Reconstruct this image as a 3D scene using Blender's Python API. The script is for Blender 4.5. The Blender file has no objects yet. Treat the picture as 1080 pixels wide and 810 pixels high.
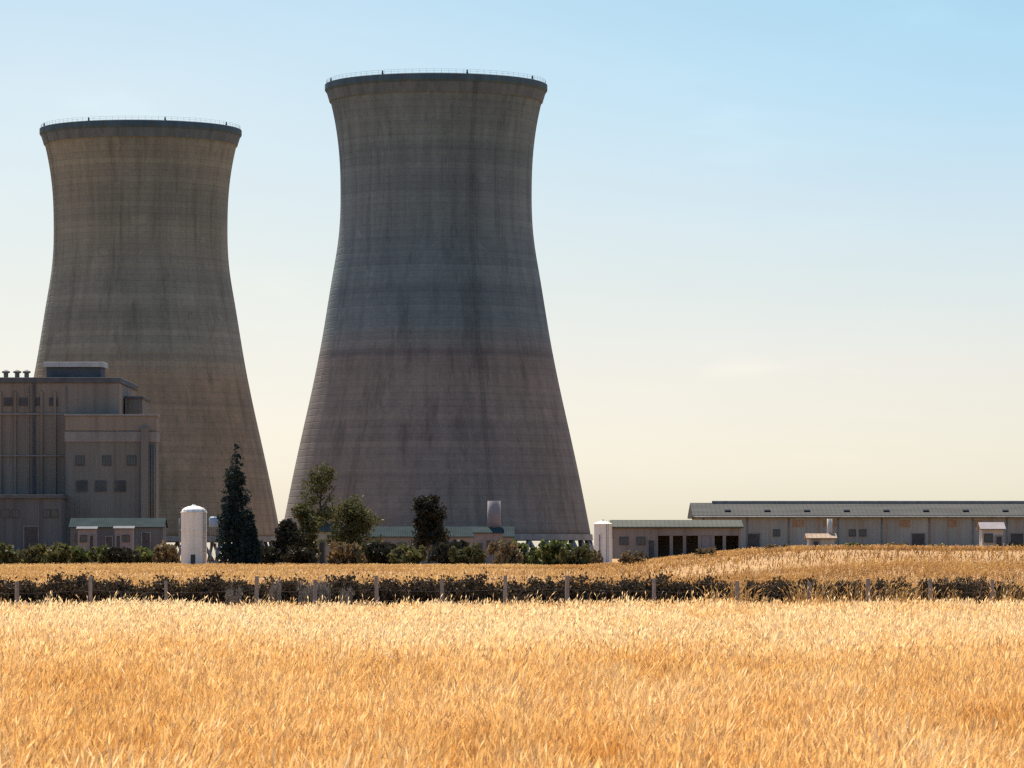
import bpy, bmesh, math, random
import numpy as np
from mathutils import Vector, Matrix

R = math.radians
scene = bpy.context.scene
COL = scene.collection
PI = math.pi

# ------------------------------------------------------------------ camera
F = 4500.0            # focal length in photo pixels (photo 1080 wide)
CAM_H = 2.3
HOR = 588.0           # horizon row in the photo
cam_d = bpy.data.cameras.new('camera')
cam = bpy.data.objects.new('camera', cam_d)
COL.objects.link(cam)
cam.location = (0, 0, CAM_H)
cam.rotation_euler = (R(90), 0, 0)
cam_d.sensor_width = 36
cam_d.lens = F / 1080 * 36
cam_d.shift_y = (HOR - 405) / 1080
cam_d.clip_start = 0.5
cam_d.clip_end = 90000
cam_d.dof.use_dof = True
cam_d.dof.focus_distance = 420
cam_d.dof.aperture_fstop = 14
scene.camera = cam


def X(px, d):
    return (px - 540) / F * d


def Z(py, d):
    return CAM_H + (HOR - py) / F * d


# ------------------------------------------------------------------ terrain
def sstep(a, b, t):
    t = np.clip((t - a) / (b - a), 0, 1)
    return t * t * (3 - 2 * t)


def terrain(x, y):
    x = np.asarray(x, float); y = np.asarray(y, float)
    base = 0.55 * sstep(330, 620, y)
    rise = 2.75 * sstep(0, 34, x - (y - 400) * 0.03) * sstep(190, 430, y) * (1 - 0.35 * sstep(1100, 2200, y))
    und = (0.10 * np.sin(x * 0.21 + 1.3) * np.sin(y * 0.045) + 0.12 * np.sin(x * 0.047 + y * 0.013)) * sstep(150, 260, y)
    return base + rise + und


def T(x, y):
    return float(terrain(x, y))


# ------------------------------------------------------------------ materials
def mat(name):
    m = bpy.data.materials.new(name)
    m.use_nodes = True
    nt = m.node_tree
    nt.nodes.clear()
    out = nt.nodes.new('ShaderNodeOutputMaterial')
    return m, nt, out


def N(nt, typ, **kw):
    n = nt.nodes.new(typ)
    for k, v in kw.items():
        setattr(n, k, v)
    return n


def ramp(nt, stops):
    r = N(nt, 'ShaderNodeValToRGB')
    e = r.color_ramp.elements
    while len(e) < len(stops):
        e.new(0.5)
    for i, (p, c) in enumerate(stops):
        e[i].position = p
        e[i].color = (*c, 1)
    return r


def rough_mat(name, c1, c2, scale=(1, 1, 1), nscale=1.0, detail=6, rough=0.85, bump=0.3, bump_scale=8.0,
              streak=None, metallic=0.0, lines=None, spec=0.3):
    """weathered two-tone surface; scale stretches the stain noise, streak = (colour, amount) adds vertical run-off marks,
    lines = (axis, period m, depth) presses sheet or panel joints into it"""
    m, nt, out = mat(name)
    L = nt.links.new
    p = N(nt, 'ShaderNodeBsdfPrincipled')
    p.inputs['Roughness'].default_value = rough
    p.inputs['Metallic'].default_value = metallic
    p.inputs['Specular IOR Level'].default_value = spec
    tc = N(nt, 'ShaderNodeTexCoord')
    mp = N(nt, 'ShaderNodeMapping')
    mp.inputs['Scale'].default_value = scale
    L(tc.outputs['Object'], mp.inputs['Vector'])
    nz = N(nt, 'ShaderNodeTexNoise')
    nz.inputs['Scale'].default_value = nscale
    nz.inputs['Detail'].default_value = detail
    nz.inputs['Roughness'].default_value = 0.62
    L(mp.outputs[0], nz.inputs['Vector'])
    r = ramp(nt, [(0.32, c1), (0.68, c2)])
    L(nz.outputs['Fac'], r.inputs[0])
    col = r.outputs[0]
    if streak:
        m2 = N(nt, 'ShaderNodeMapping')
        m2.inputs['Scale'].default_value = (0.9, 0.9, 0.035)
        L(tc.outputs['Object'], m2.inputs['Vector'])
        n2 = N(nt, 'ShaderNodeTexNoise')
        n2.inputs['Scale'].default_value = 0.8
        n2.inputs['Detail'].default_value = 5
        L(m2.outputs[0], n2.inputs['Vector'])
        r2 = ramp(nt, [(0.5, (0, 0, 0)), (0.75, (1, 1, 1))])
        L(n2.outputs['Fac'], r2.inputs[0])
        mu = N(nt, 'ShaderNodeMath', operation='MULTIPLY')
        mu.inputs[1].default_value = streak[1]
        L(r2.outputs[0], mu.inputs[0])
        mx = N(nt, 'ShaderNodeMix', data_type='RGBA')
        L(mu.outputs[0], mx.inputs[0])
        L(col, mx.inputs[6])
        mx.inputs[7].default_value = (*streak[0], 1)
        col = mx.outputs[2]
    L(col, p.inputs['Base Color'])
    n3 = N(nt, 'ShaderNodeTexNoise')
    n3.inputs['Scale'].default_value = bump_scale
    n3.inputs['Detail'].default_value = 4
    L(tc.outputs['Object'], n3.inputs['Vector'])
    b = N(nt, 'ShaderNodeBump')
    b.inputs['Strength'].default_value = bump
    b.inputs['Distance'].default_value = 0.05
    L(n3.outputs['Fac'], b.inputs['Height'])
    last = b
    if lines:
        w = N(nt, 'ShaderNodeTexWave', wave_type='BANDS', bands_direction=lines[0], wave_profile='SIN')
        w.inputs['Scale'].default_value = 0.314 / lines[1]
        L(tc.outputs['Object'], w.inputs['Vector'])
        rr = ramp(nt, [(0.0, (0, 0, 0)), (0.12, (1, 1, 1))])
        L(w.outputs['Fac'], rr.inputs[0])
        b2 = N(nt, 'ShaderNodeBump')
        b2.inputs['Strength'].default_value = lines[2]
        b2.inputs['Distance'].default_value = 0.12
        L(rr.outputs[0], b2.inputs['Height'])
        L(b.outputs[0], b2.inputs['Normal'])
        last = b2
    L(last.outputs[0], p.inputs['Normal'])
    L(p.outputs[0], out.inputs['Surface'])
    return m


def tower_concrete(name, c_low, c_high, seed, joint=0.45):
    """shell concrete: pours of slightly different tone, vertical run-off stains, rain-dark patches"""
    m, nt, out = mat(name)
    L = nt.links.new
    p = N(nt, 'ShaderNodeBsdfPrincipled')
    p.inputs['Roughness'].default_value = 0.9
    p.inputs['Specular IOR Level'].default_value = 0.2
    tc = N(nt, 'ShaderNodeTexCoord')
    add = N(nt, 'ShaderNodeVectorMath', operation='ADD')
    add.inputs[1].default_value = (seed * 37.0, seed * 91.0, 0)
    L(tc.outputs['Object'], add.inputs[0])

    def noise(scale, s, det, rg=0.6):
        mp = N(nt, 'ShaderNodeMapping')
        mp.inputs['Scale'].default_value = scale
        L(add.outputs[0], mp.inputs['Vector'])
        n = N(nt, 'ShaderNodeTexNoise')
        n.inputs['Scale'].default_value = s
        n.inputs['Detail'].default_value = det
        n.inputs['Roughness'].default_value = rg
        L(mp.outputs[0], n.inputs['Vector'])
        return n.outputs['Fac']

    def mix(fac, a, b, blend='MIX'):
        x = N(nt, 'ShaderNodeMix', data_type='RGBA', blend_type=blend)
        if isinstance(fac, float):
            x.inputs[0].default_value = fac
        else:
            L(fac, x.inputs[0])
        if isinstance(a, tuple):
            x.inputs[6].default_value = (*a, 1)
        else:
            L(a, x.inputs[6])
        if isinstance(b, tuple):
            x.inputs[7].default_value = (*b, 1)
        else:
            L(b, x.inputs[7])
        return x.outputs[2]
    sx = N(nt, 'ShaderNodeSeparateXYZ')
    L(tc.outputs['Object'], sx.inputs[0])
    # tone change, with sky blue above and ground-bounce warmth below painted in: the joint is at 57 m
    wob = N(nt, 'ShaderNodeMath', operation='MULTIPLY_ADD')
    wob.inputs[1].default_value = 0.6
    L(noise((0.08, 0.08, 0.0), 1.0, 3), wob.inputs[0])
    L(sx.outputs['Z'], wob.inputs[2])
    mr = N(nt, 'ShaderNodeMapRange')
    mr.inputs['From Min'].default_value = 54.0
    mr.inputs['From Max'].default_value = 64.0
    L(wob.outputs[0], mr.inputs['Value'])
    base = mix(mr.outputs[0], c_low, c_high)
    # tone of single pours (rings)
    r1 = ramp(nt, [(0.3, (0.80, 0.80, 0.82)), (0.7, (1.12, 1.10, 1.06))])
    L(noise((0.004, 0.004, 0.22), 1.0, 5, 0.7), r1.inputs[0])
    base = mix(1.0, base, r1.outputs[0], 'MULTIPLY')
    # large blotches
    r2 = ramp(nt, [(0.3, (0.78, 0.80, 0.78)), (0.7, (1.18, 1.15, 1.12))])
    L(noise((0.03, 0.03, 0.018), 1.0, 5), r2.inputs[0])
    base = mix(1.0, base, r2.outputs[0], 'MULTIPLY')
    # vertical run-off
    r3 = ramp(nt, [(0.42, (1, 1, 1)), (0.78, (0.55, 0.56, 0.56))])
    L(noise((0.35, 0.35, 0.008), 1.0, 6, 0.65), r3.inputs[0])
    base = mix(0.75, base, r3.outputs[0], 'MULTIPLY')
    r4 = ramp(nt, [(0.55, (1, 1, 1)), (0.8, (1.3, 1.27, 1.2))])
    L(noise((1.1, 1.1, 0.03), 1.0, 4), r4.inputs[0])
    base = mix(0.6, base, r4.outputs[0], 'MULTIPLY')
    # fine grime
    r5 = ramp(nt, [(0.3, (0.86, 0.86, 0.86)), (0.7, (1.1, 1.1, 1.1))])
    L(noise((1, 1, 1), 0.9, 8, 0.7), r5.inputs[0])
    base = mix(1.0, base, r5.outputs[0], 'MULTIPLY')
    # a dark joint line at the tone change
    d1 = N(nt, 'ShaderNodeMath', operation='SUBTRACT')
    d1.inputs[1].default_value = 56.3
    L(wob.outputs[0], d1.inputs[0])
    d2 = N(nt, 'ShaderNodeMath', operation='ABSOLUTE')
    L(d1.outputs[0], d2.inputs[0])
    d3 = N(nt, 'ShaderNodeMapRange')
    d3.inputs['From Min'].default_value = 0.5
    d3.inputs['From Max'].default_value = 1.4
    d3.inputs['To Min'].default_value = joint * 0.8
    d3.inputs['To Max'].default_value = 0.0
    L(d2.outputs[0], d3.inputs['Value'])
    base = mix(d3.outputs[0], base, (0.075, 0.062, 0.058))
    # every lift was poured from its own batch, with dirt caught in the joint
    fl = N(nt, 'ShaderNodeMath', operation='DIVIDE')
    fl.inputs[1].default_value = 1.8
    L(sx.outputs['Z'], fl.inputs[0])
    fl2 = N(nt, 'ShaderNodeMath', operation='FLOOR')
    L(fl.outputs[0], fl2.inputs[0])
    wn = N(nt, 'ShaderNodeTexWhiteNoise', noise_dimensions='1D')
    L(fl2.outputs[0], wn.inputs['W'])
    r6 = ramp(nt, [(0.0, (0.945, 0.945, 0.95)), (1.0, (1.05, 1.05, 1.045))])
    L(wn.outputs['Value'], r6.inputs[0])
    base = mix(1.0, base, r6.outputs[0], 'MULTIPLY')
    fr = N(nt, 'ShaderNodeMath', operation='FRACT')
    L(fl.outputs[0], fr.inputs[0])
    r7 = ramp(nt, [(0.0, (0.84, 0.84, 0.84)), (0.10, (1, 1, 1)), (0.9, (1, 1, 1)), (1.0, (0.9, 0.9, 0.9))])
    L(fr.outputs[0], r7.inputs[0])
    base = mix(1.0, base, r7.outputs[0], 'MULTIPLY')
    # hard-edged run-off tongues and lighter repair patches
    r8 = ramp(nt, [(0.56, (1, 1, 1)), (0.60, (0.78, 0.78, 0.77))])
    L(noise((0.22, 0.22, 0.012), 1.0, 7, 0.7), r8.inputs[0])
    base = mix(0.8, base, r8.outputs[0], 'MULTIPLY')
    r9 = ramp(nt, [(0.70, (1, 1, 1)), (0.715, (1.22, 1.2, 1.17))])
    L(noise((0.10, 0.10, 0.16), 1.0, 2), r9.inputs[0])
    base = mix(0.8, base, r9.outputs[0], 'MULTIPLY')
    L(base, p.inputs['Base Color'])
    # formwork lifts and fine grain
    w = N(nt, 'ShaderNodeTexWave', wave_type='BANDS', bands_direction='Z', wave_profile='SIN')
    w.inputs['Scale'].default_value = 0.314 / 1.8
    L(tc.outputs['Object'], w.inputs['Vector'])
    rr = ramp(nt, [(0.0, (0, 0, 0)), (0.1, (1, 1, 1))])
    L(w.outputs['Fac'], rr.inputs[0])
    b = N(nt, 'ShaderNodeBump')
    b.inputs['Strength'].default_value = 0.35
    b.inputs['Distance'].default_value = 0.1
    L(rr.outputs[0], b.inputs['Height'])
    b2 = N(nt, 'ShaderNodeBump')
    b2.inputs['Strength'].default_value = 0.4
    b2.inputs['Distance'].default_value = 0.15
    L(noise((1, 1, 1), 1.6, 6), b2.inputs['Height'])
    L(b.outputs[0], b2.inputs['Normal'])
    L(b2.outputs[0], p.inputs['Normal'])
    L(p.outputs[0], out.inputs['Surface'])
    return m


def leaf_mat(name, stops, trans=0.3, gloss=0.010):
    """thin leaves / blades: colour by the per-leaf 'tone' attribute; some light passes through"""
    m, nt, out = mat(name)
    L = nt.links.new
    a = N(nt, 'ShaderNodeAttribute', attribute_name='tone')
    r = ramp(nt, stops)
    L(a.outputs['Fac'], r.inputs[0])
    d = N(nt, 'ShaderNodeBsdfDiffuse')
    t = N(nt, 'ShaderNodeBsdfTranslucent')
    g = N(nt, 'ShaderNodeBsdfGlossy')
    g.inputs['Roughness'].default_value = 0.45
    L(r.outputs[0], d.inputs[0])
    L(r.outputs[0], t.inputs[0])
    mx = N(nt, 'ShaderNodeMixShader')
    mx.inputs[0].default_value = trans
    L(d.outputs[0], mx.inputs[1])
    L(t.outputs[0], mx.inputs[2])
    m2 = N(nt, 'ShaderNodeMixShader')
    m2.inputs[0].default_value = gloss
    L(mx.outputs[0], m2.inputs[1])
    L(g.outputs[0], m2.inputs[2])
    L(m2.outputs[0], out.inputs['Surface'])
    return m


M = {}
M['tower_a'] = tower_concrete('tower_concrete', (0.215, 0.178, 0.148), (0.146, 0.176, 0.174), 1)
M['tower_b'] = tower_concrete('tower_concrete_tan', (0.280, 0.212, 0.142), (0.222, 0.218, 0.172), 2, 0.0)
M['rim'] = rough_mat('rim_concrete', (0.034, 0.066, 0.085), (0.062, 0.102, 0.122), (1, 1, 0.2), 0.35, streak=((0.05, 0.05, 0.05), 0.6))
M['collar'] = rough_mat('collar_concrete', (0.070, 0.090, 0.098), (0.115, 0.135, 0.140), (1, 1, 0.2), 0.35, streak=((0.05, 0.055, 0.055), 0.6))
M['inner'] = rough_mat('shell_lining', (0.06, 0.06, 0.055), (0.14, 0.13, 0.12), (1, 1, 0.05), 0.2)
M['leg'] = rough_mat('column_concrete', (0.16, 0.14, 0.12), (0.28, 0.25, 0.22), (1, 1, 0.3), 0.5)
M['steel'] = rough_mat('galvanised_steel', (0.13, 0.125, 0.115), (0.22, 0.21, 0.195), metallic=0.2, rough=0.55)
M['darksteel'] = rough_mat('dark_steel', (0.03, 0.032, 0.035), (0.07, 0.07, 0.07), rough=0.6)
M['clad_brown'] = rough_mat('brown_cladding', (0.160, 0.130, 0.098), (0.222, 0.184, 0.142), (1, 1, 0.15), 0.12, streak=((0.08, 0.066, 0.054), 0.5), lines=('X', 1.2, 0.25))
M['clad_grey'] = rough_mat('grey_cladding', (0.118, 0.108, 0.088), (0.165, 0.152, 0.126), (1, 1, 0.15), 0.12, streak=((0.07, 0.065, 0.06), 0.5), lines=('X', 1.2, 0.5))
M['coping'] = rough_mat('dark_coping', (0.055, 0.057, 0.06), (0.10, 0.10, 0.10), nscale=0.3)
M['band'] = rough_mat('pale_fascia', (0.165, 0.15, 0.135), (0.235, 0.215, 0.195), nscale=0.3, streak=((0.12, 0.1, 0.09), 0.6))
M['paleroof'] = rough_mat('pale_plant_housing', (0.34, 0.325, 0.295), (0.46, 0.44, 0.40), nscale=0.4, streak=((0.3, 0.28, 0.25), 0.5))
M['annex'] = rough_mat('blue_grey_sheeting', (0.075, 0.074, 0.073), (0.120, 0.116, 0.110), (1, 1, 0.15), 0.2, streak=((0.05, 0.045, 0.04), 0.5), lines=('X', 0.6, 0.6))
M['glass'] = rough_mat('dark_glass', (0.02, 0.024, 0.03), (0.04, 0.045, 0.05), rough=0.15, bump=0.02, spec=0.6)
M['door'] = rough_mat('dark_door', (0.045, 0.038, 0.035), (0.08, 0.07, 0.065), nscale=0.8, lines=('Z', 0.4, 0.5))
M['teal'] = rough_mat('teal_roof_sheet', (0.019, 0.028, 0.028), (0.032, 0.044, 0.043), nscale=0.4, lines=('X', 0.5, 0.7), rough=0.95, spec=0.05)
M['white'] = rough_mat('weathered_white_paint', (0.62, 0.55, 0.45), (0.78, 0.72, 0.62), (1, 1, 0.3), 0.6, streak=((0.42, 0.33, 0.22), 0.55), rough=0.6)
M['cream'] = rough_mat('cream_render', (0.34, 0.30, 0.24), (0.46, 0.41, 0.33), (1, 1, 0.3), 0.6, streak=((0.36, 0.28, 0.2), 0.5))
M['pink'] = rough_mat('pinkish_render', (0.17, 0.135, 0.128), (0.24, 0.195, 0.185), nscale=0.7, streak=((0.2, 0.16, 0.15), 0.5))
M['blue'] = rough_mat('faded_blue_paint', (0.20, 0.25, 0.29), (0.28, 0.34, 0.38), nscale=1.2, rough=0.55)
M['roofgrey'] = rough_mat('grey_roof_sheet', (0.056, 0.051, 0.043), (0.084, 0.077, 0.065), (0.3, 1, 1), 0.25, lines=('X', 1.0, 0.7), rough=0.95, spec=0.05)
M['roofgreen'] = rough_mat('green_grey_roof_sheet', (0.068, 0.066, 0.050), (0.10, 0.096, 0.074), (0.3, 1, 1), 0.25, lines=('X', 1.0, 0.7), rough=0.95, spec=0.05)
M['wallblue'] = rough_mat('blue_grey_wall', (0.20, 0.195, 0.17), (0.30, 0.285, 0.245), (1, 1, 0.3), 0.15, streak=((0.24, 0.15, 0.085), 0.8), lines=('X', 1.0, 0.5))
M['wallmauve'] = rough_mat('mauve_brown_wall', (0.17, 0.138, 0.115), (0.25, 0.205, 0.17), (1, 1, 0.3), 0.2, streak=((0.12, 0.08, 0.06), 0.6))
M['rust'] = rough_mat('rusty_panel', (0.22, 0.13, 0.07), (0.32, 0.21, 0.125), nscale=0.5, lines=('X', 0.6, 0.6))
M['post'] = rough_mat('weathered_timber', (0.20, 0.165, 0.13), (0.36, 0.30, 0.24), (6, 6, 0.6), 1.5, bump=0.6, bump_scale=25)
M['wire'] = rough_mat('fence_wire', (0.12, 0.11, 0.10), (0.2, 0.18, 0.16), rough=0.5, metallic=0.5)
M['rock'] = rough_mat('pale_rock', (0.28, 0.25, 0.22), (0.46, 0.42, 0.37), nscale=2.0, bump=0.9, bump_scale=5)
M['bark'] = rough_mat('bark', (0.05, 0.038, 0.028), (0.11, 0.085, 0.065), (3, 3, 0.5), 1.5, bump=0.9, bump_scale=12)
M['conifer'] = leaf_mat('conifer_needles', [(0, (0.010, 0.018, 0.018)), (0.6, (0.018, 0.032, 0.028)), (1, (0.035, 0.05, 0.035))], 0.12)
M['olive'] = leaf_mat('olive_leaves', [(0, (0.045, 0.042, 0.016)), (0.6, (0.10, 0.092, 0.032)), (1, (0.17, 0.145, 0.055))], 0.3)
M['green'] = leaf_mat('green_leaves', [(0, (0.045, 0.050, 0.014)), (0.6, (0.10, 0.108, 0.030)), (1, (0.18, 0.175, 0.06))], 0.35)
M['dark'] = leaf_mat('dark_leaves', [(0, (0.018, 0.016, 0.010)), (0.6, (0.040, 0.034, 0.019)), (1, (0.075, 0.060, 0.030))], 0.15)
M['brush'] = leaf_mat('dead_brush', [(0, (0.030, 0.020, 0.013)), (0.5, (0.072, 0.046, 0.029)), (0.72, (0.082, 0.064, 0.030)), (0.9, (0.15, 0.10, 0.055)), (1, (0.30, 0.22, 0.13))], 0.2, gloss=0.008)
M['brush_tan'] = leaf_mat('withered_brush', [(0, (0.035, 0.023, 0.014)), (0.5, (0.085, 0.056, 0.030)), (1, (0.22, 0.145, 0.08))], 0.2, gloss=0.008)
M['dry'] = leaf_mat('dry_shrub', [(0, (0.09, 0.06, 0.03)), (0.6, (0.17, 0.115, 0.055)), (1, (0.28, 0.2, 0.1))], 0.25)
M['pale'] = leaf_mat('bleached_weeds', [(0, (0.12, 0.10, 0.08)), (0.6, (0.24, 0.205, 0.165)), (1, (0.38, 0.33, 0.26))], 0.15)
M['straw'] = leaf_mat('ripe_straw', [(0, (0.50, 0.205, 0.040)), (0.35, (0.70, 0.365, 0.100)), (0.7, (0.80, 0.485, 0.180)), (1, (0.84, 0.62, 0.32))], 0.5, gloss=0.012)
M['meadow'] = leaf_mat('parched_grass', [(0, (0.27, 0.125, 0.035)), (0.5, (0.48, 0.255, 0.080)), (1, (0.62, 0.40, 0.16))], 0.42, gloss=0.012)


def ground_mat():
    m, nt, out = mat('parched_ground')
    L = nt.links.new
    p = N(nt, 'ShaderNodeBsdfPrincipled')
    p.inputs['Roughness'].default_value = 0.95
    p.inputs['Specular IOR Level'].default_value = 0.1
    tc = N(nt, 'ShaderNodeTexCoord')
    cols = []
    for s, d, st in ((0.06, 8, [(0.3, (0.24, 0.13, 0.05)), (0.55, (0.36, 0.205, 0.08)), (0.75, (0.46, 0.285, 0.12))]),
                     (2.2, 6, [(0.3, (0.72, 0.7, 0.66)), (0.7, (1.15, 1.13, 1.1))])):
        n = N(nt, 'ShaderNodeTexNoise')
        n.inputs['Scale'].default_value = s
        n.inputs['Detail'].default_value = d
        n.inputs['Roughness'].default_value = 0.65
        L(tc.outputs['Object'], n.inputs['Vector'])
        r = ramp(nt, st)
        L(n.outputs['Fac'], r.inputs[0])
        cols.append(r.outputs[0])
    mx = N(nt, 'ShaderNodeMix', data_type='RGBA', blend_type='MULTIPLY')
    mx.inputs[0].default_value = 1
    L(cols[0], mx.inputs[6])
    L(cols[1], mx.inputs[7])
    L(mx.outputs[2], p.inputs['Base Color'])
    b = N(nt, 'ShaderNodeBump')
    b.inputs['Strength'].default_value = 0.8
    b.inputs['Distance'].default_value = 0.12
    n = N(nt, 'ShaderNodeTexNoise')
    n.inputs['Scale'].default_value = 3.0
    n.inputs['Detail'].default_value = 6
    L(tc.outputs['Object'], n.inputs['Vector'])
    L(n.outputs['Fac'], b.inputs['Height'])
    L(b.outputs[0], p.inputs['Normal'])
    L(p.outputs[0], out.inputs['Surface'])
    return m


M['ground'] = ground_mat()


# ------------------------------------------------------------------ helpers
def tag(o, label=None, cat=None, group=None, kind=None):
    if label: o['label'] = label
    if cat: o['category'] = cat
    if group: o['group'] = group
    if kind: o['kind'] = kind
    return o


def thing(name, label, cat, loc, rotz=0.0, group=None):
    o = bpy.data.objects.new(name, None)
    o.empty_display_size = 0.5
    COL.objects.link(o)
    o.location = loc
    o.rotation_euler = (0, 0, rotz)
    return tag(o, label, cat, group)


def link(name, me, parent=None, mats=()):
    o = bpy.data.objects.new(name, me)
    COL.objects.link(o)
    for m in mats:
        me.materials.append(m)
    if parent:
        o.parent = parent
    return o


def obj(name, bm, m, parent=None, smooth=False):
    me = bpy.data.meshes.new(name)
    bmesh.ops.recalc_face_normals(bm, faces=bm.faces)
    bm.to_mesh(me)
    bm.free()
    if smooth:
        me.polygons.foreach_set('use_smooth', [True] * len(me.polygons))
    return link(name, me, parent, [m])


def bx(bm, x0, x1, y0, y1, z0, z1, bev=0.0):
    r = bmesh.ops.create_cube(bm, size=1)
    vs = r['verts']
    for v in vs:
        v.co = Vector((x0 + (v.co.x + .5) * (x1 - x0), y0 + (v.co.y + .5) * (y1 - y0), z0 + (v.co.z + .5) * (z1 - z0)))
    if bev:
        es = list({e for v in vs for e in v.link_edges})
        bmesh.ops.bevel(bm, geom=es, offset=bev, segments=1, affect='EDGES')
    return bm


def box(name, m, parent, x0, x1, y0, y1, z0, z1, bev=0.03):
    return obj(name, bx(bmesh.new(), x0, x1, y0, y1, z0, z1, bev), m, parent)


def lathe(bm, prof, seg=32, a0=0.0, close=False, cx=0.0, cy=0.0):
    rings = []
    for r, z in prof:
        if r < 1e-5:
            rings.append([bm.verts.new((cx, cy, z))])
        else:
            rings.append([bm.verts.new((cx + r * math.cos(a0 + 2 * PI * i / seg), cy + r * math.sin(a0 + 2 * PI * i / seg), z)) for i in range(seg)])
    pairs = list(zip(rings[:-1], rings[1:])) + ([(rings[-1], rings[0])] if close else [])
    for A, B in pairs:
        for i in range(seg):
            j = (i + 1) % seg
            if len(A) == 1 and len(B) == 1: continue
            if len(A) == 1: bm.faces.new((A[0], B[j], B[i]))
            elif len(B) == 1: bm.faces.new((A[i], A[j], B[0]))
            else: bm.faces.new((A[i], A[j], B[j], B[i]))
    return bm


def tube(bm, p, q, r0, r1=None, seg=8):
    r1 = r0 if r1 is None else r1
    p = Vector(p); q = Vector(q)
    d = (q - p)
    u = d.normalized()
    a = u.orthogonal().normalized()
    b = u.cross(a)
    A = [bm.verts.new(p + (a * math.cos(2 * PI * i / seg) + b * math.sin(2 * PI * i / seg)) * r0) for i in range(seg)]
    B = [bm.verts.new(q + (a * math.cos(2 * PI * i / seg) + b * math.sin(2 * PI * i / seg)) * r1) for i in range(seg)]
    for i in range(seg):
        j = (i + 1) % seg
        bm.faces.new((A[i], A[j], B[j], B[i]))
    bm.faces.new(A[::-1])
    bm.faces.new(B)
    return bm


def gable(bm, x0, x1, y0, y1, z0, z1, over=0.3, thick=0.15):
    """pitched roof, ridge along x"""
    ym = (y0 + y1) / 2
    x0 -= over; x1 += over
    sl = (z1 - z0) / (ym - y0)
    ya, yb = y0 - over, y1 + over
    ze = z0 - sl * over
    pts = [(ya, ze), (ym, z1), (yb, ze), (yb, ze + thick), (ym, z1 + thick), (ya, ze + thick)]
    A = [bm.verts.new((x0, y, z)) for y, z in pts]
    B = [bm.verts.new((x1, y, z)) for y, z in pts]
    for i in range(6):
        j = (i + 1) % 6
        bm.faces.new((A[i], A[j], B[j], B[i]))
    for V in (A, B):
        bm.faces.new((V[0], V[1], V[4], V[5]))
        bm.faces.new((V[1], V[2], V[3], V[4]))
    return bm


def copy_tree(o, parent=None):
    c = o.copy()
    COL.objects.link(c)
    if parent: c.parent = parent
    for ch in list(o.children):
        copy_tree(ch, c)
    return c


# ------------------------------------------------------------------ noise + foliage meshes (numpy)
def vnoise(x, y, seed=0):
    xi = np.floor(x).astype(np.int64); yi = np.floor(y).astype(np.int64)
    fx = x - xi; fy = y - yi
    fx = fx * fx * (3 - 2 * fx); fy = fy * fy * (3 - 2 * fy)

    def h(a, b):
        n = (a * 374761393 + b * 668265263 + seed * 974711) & 0x7fffffff
        n = ((n ^ (n >> 13)) * 1274126177) & 0x7fffffff
        return ((n ^ (n >> 16)) & 0xffff) / 65535.0
    return (h(xi, yi) * (1 - fx) + h(xi + 1, yi) * fx) * (1 - fy) + (h(xi, yi + 1) * (1 - fx) + h(xi + 1, yi + 1) * fx) * fy


def np_mesh(name, co, faces_quads, faces_tris, tone):
    me = bpy.data.meshes.new(name)
    nq, nt_ = len(faces_quads), len(faces_tris)
    me.vertices.add(len(co))
    me.vertices.foreach_set('co', co.astype(np.float32).ravel())
    li = np.concatenate([faces_quads.ravel(), faces_tris.ravel()]).astype(np.int32)
    me.loops.add(len(li))
    me.loops.foreach_set('vertex_index', li)
    me.polygons.add(nq + nt_)
    st = np.concatenate([np.arange(nq) * 4, nq * 4 + np.arange(nt_) * 3]).astype(np.int32)
    me.polygons.foreach_set('loop_start', st)
    me.update(calc_edges=True)
    a = me.attributes.new('tone', 'FLOAT', 'POINT')
    a.data.foreach_set('value', np.clip(tone, 0, 1).astype(np.float32))
    return me


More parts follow.
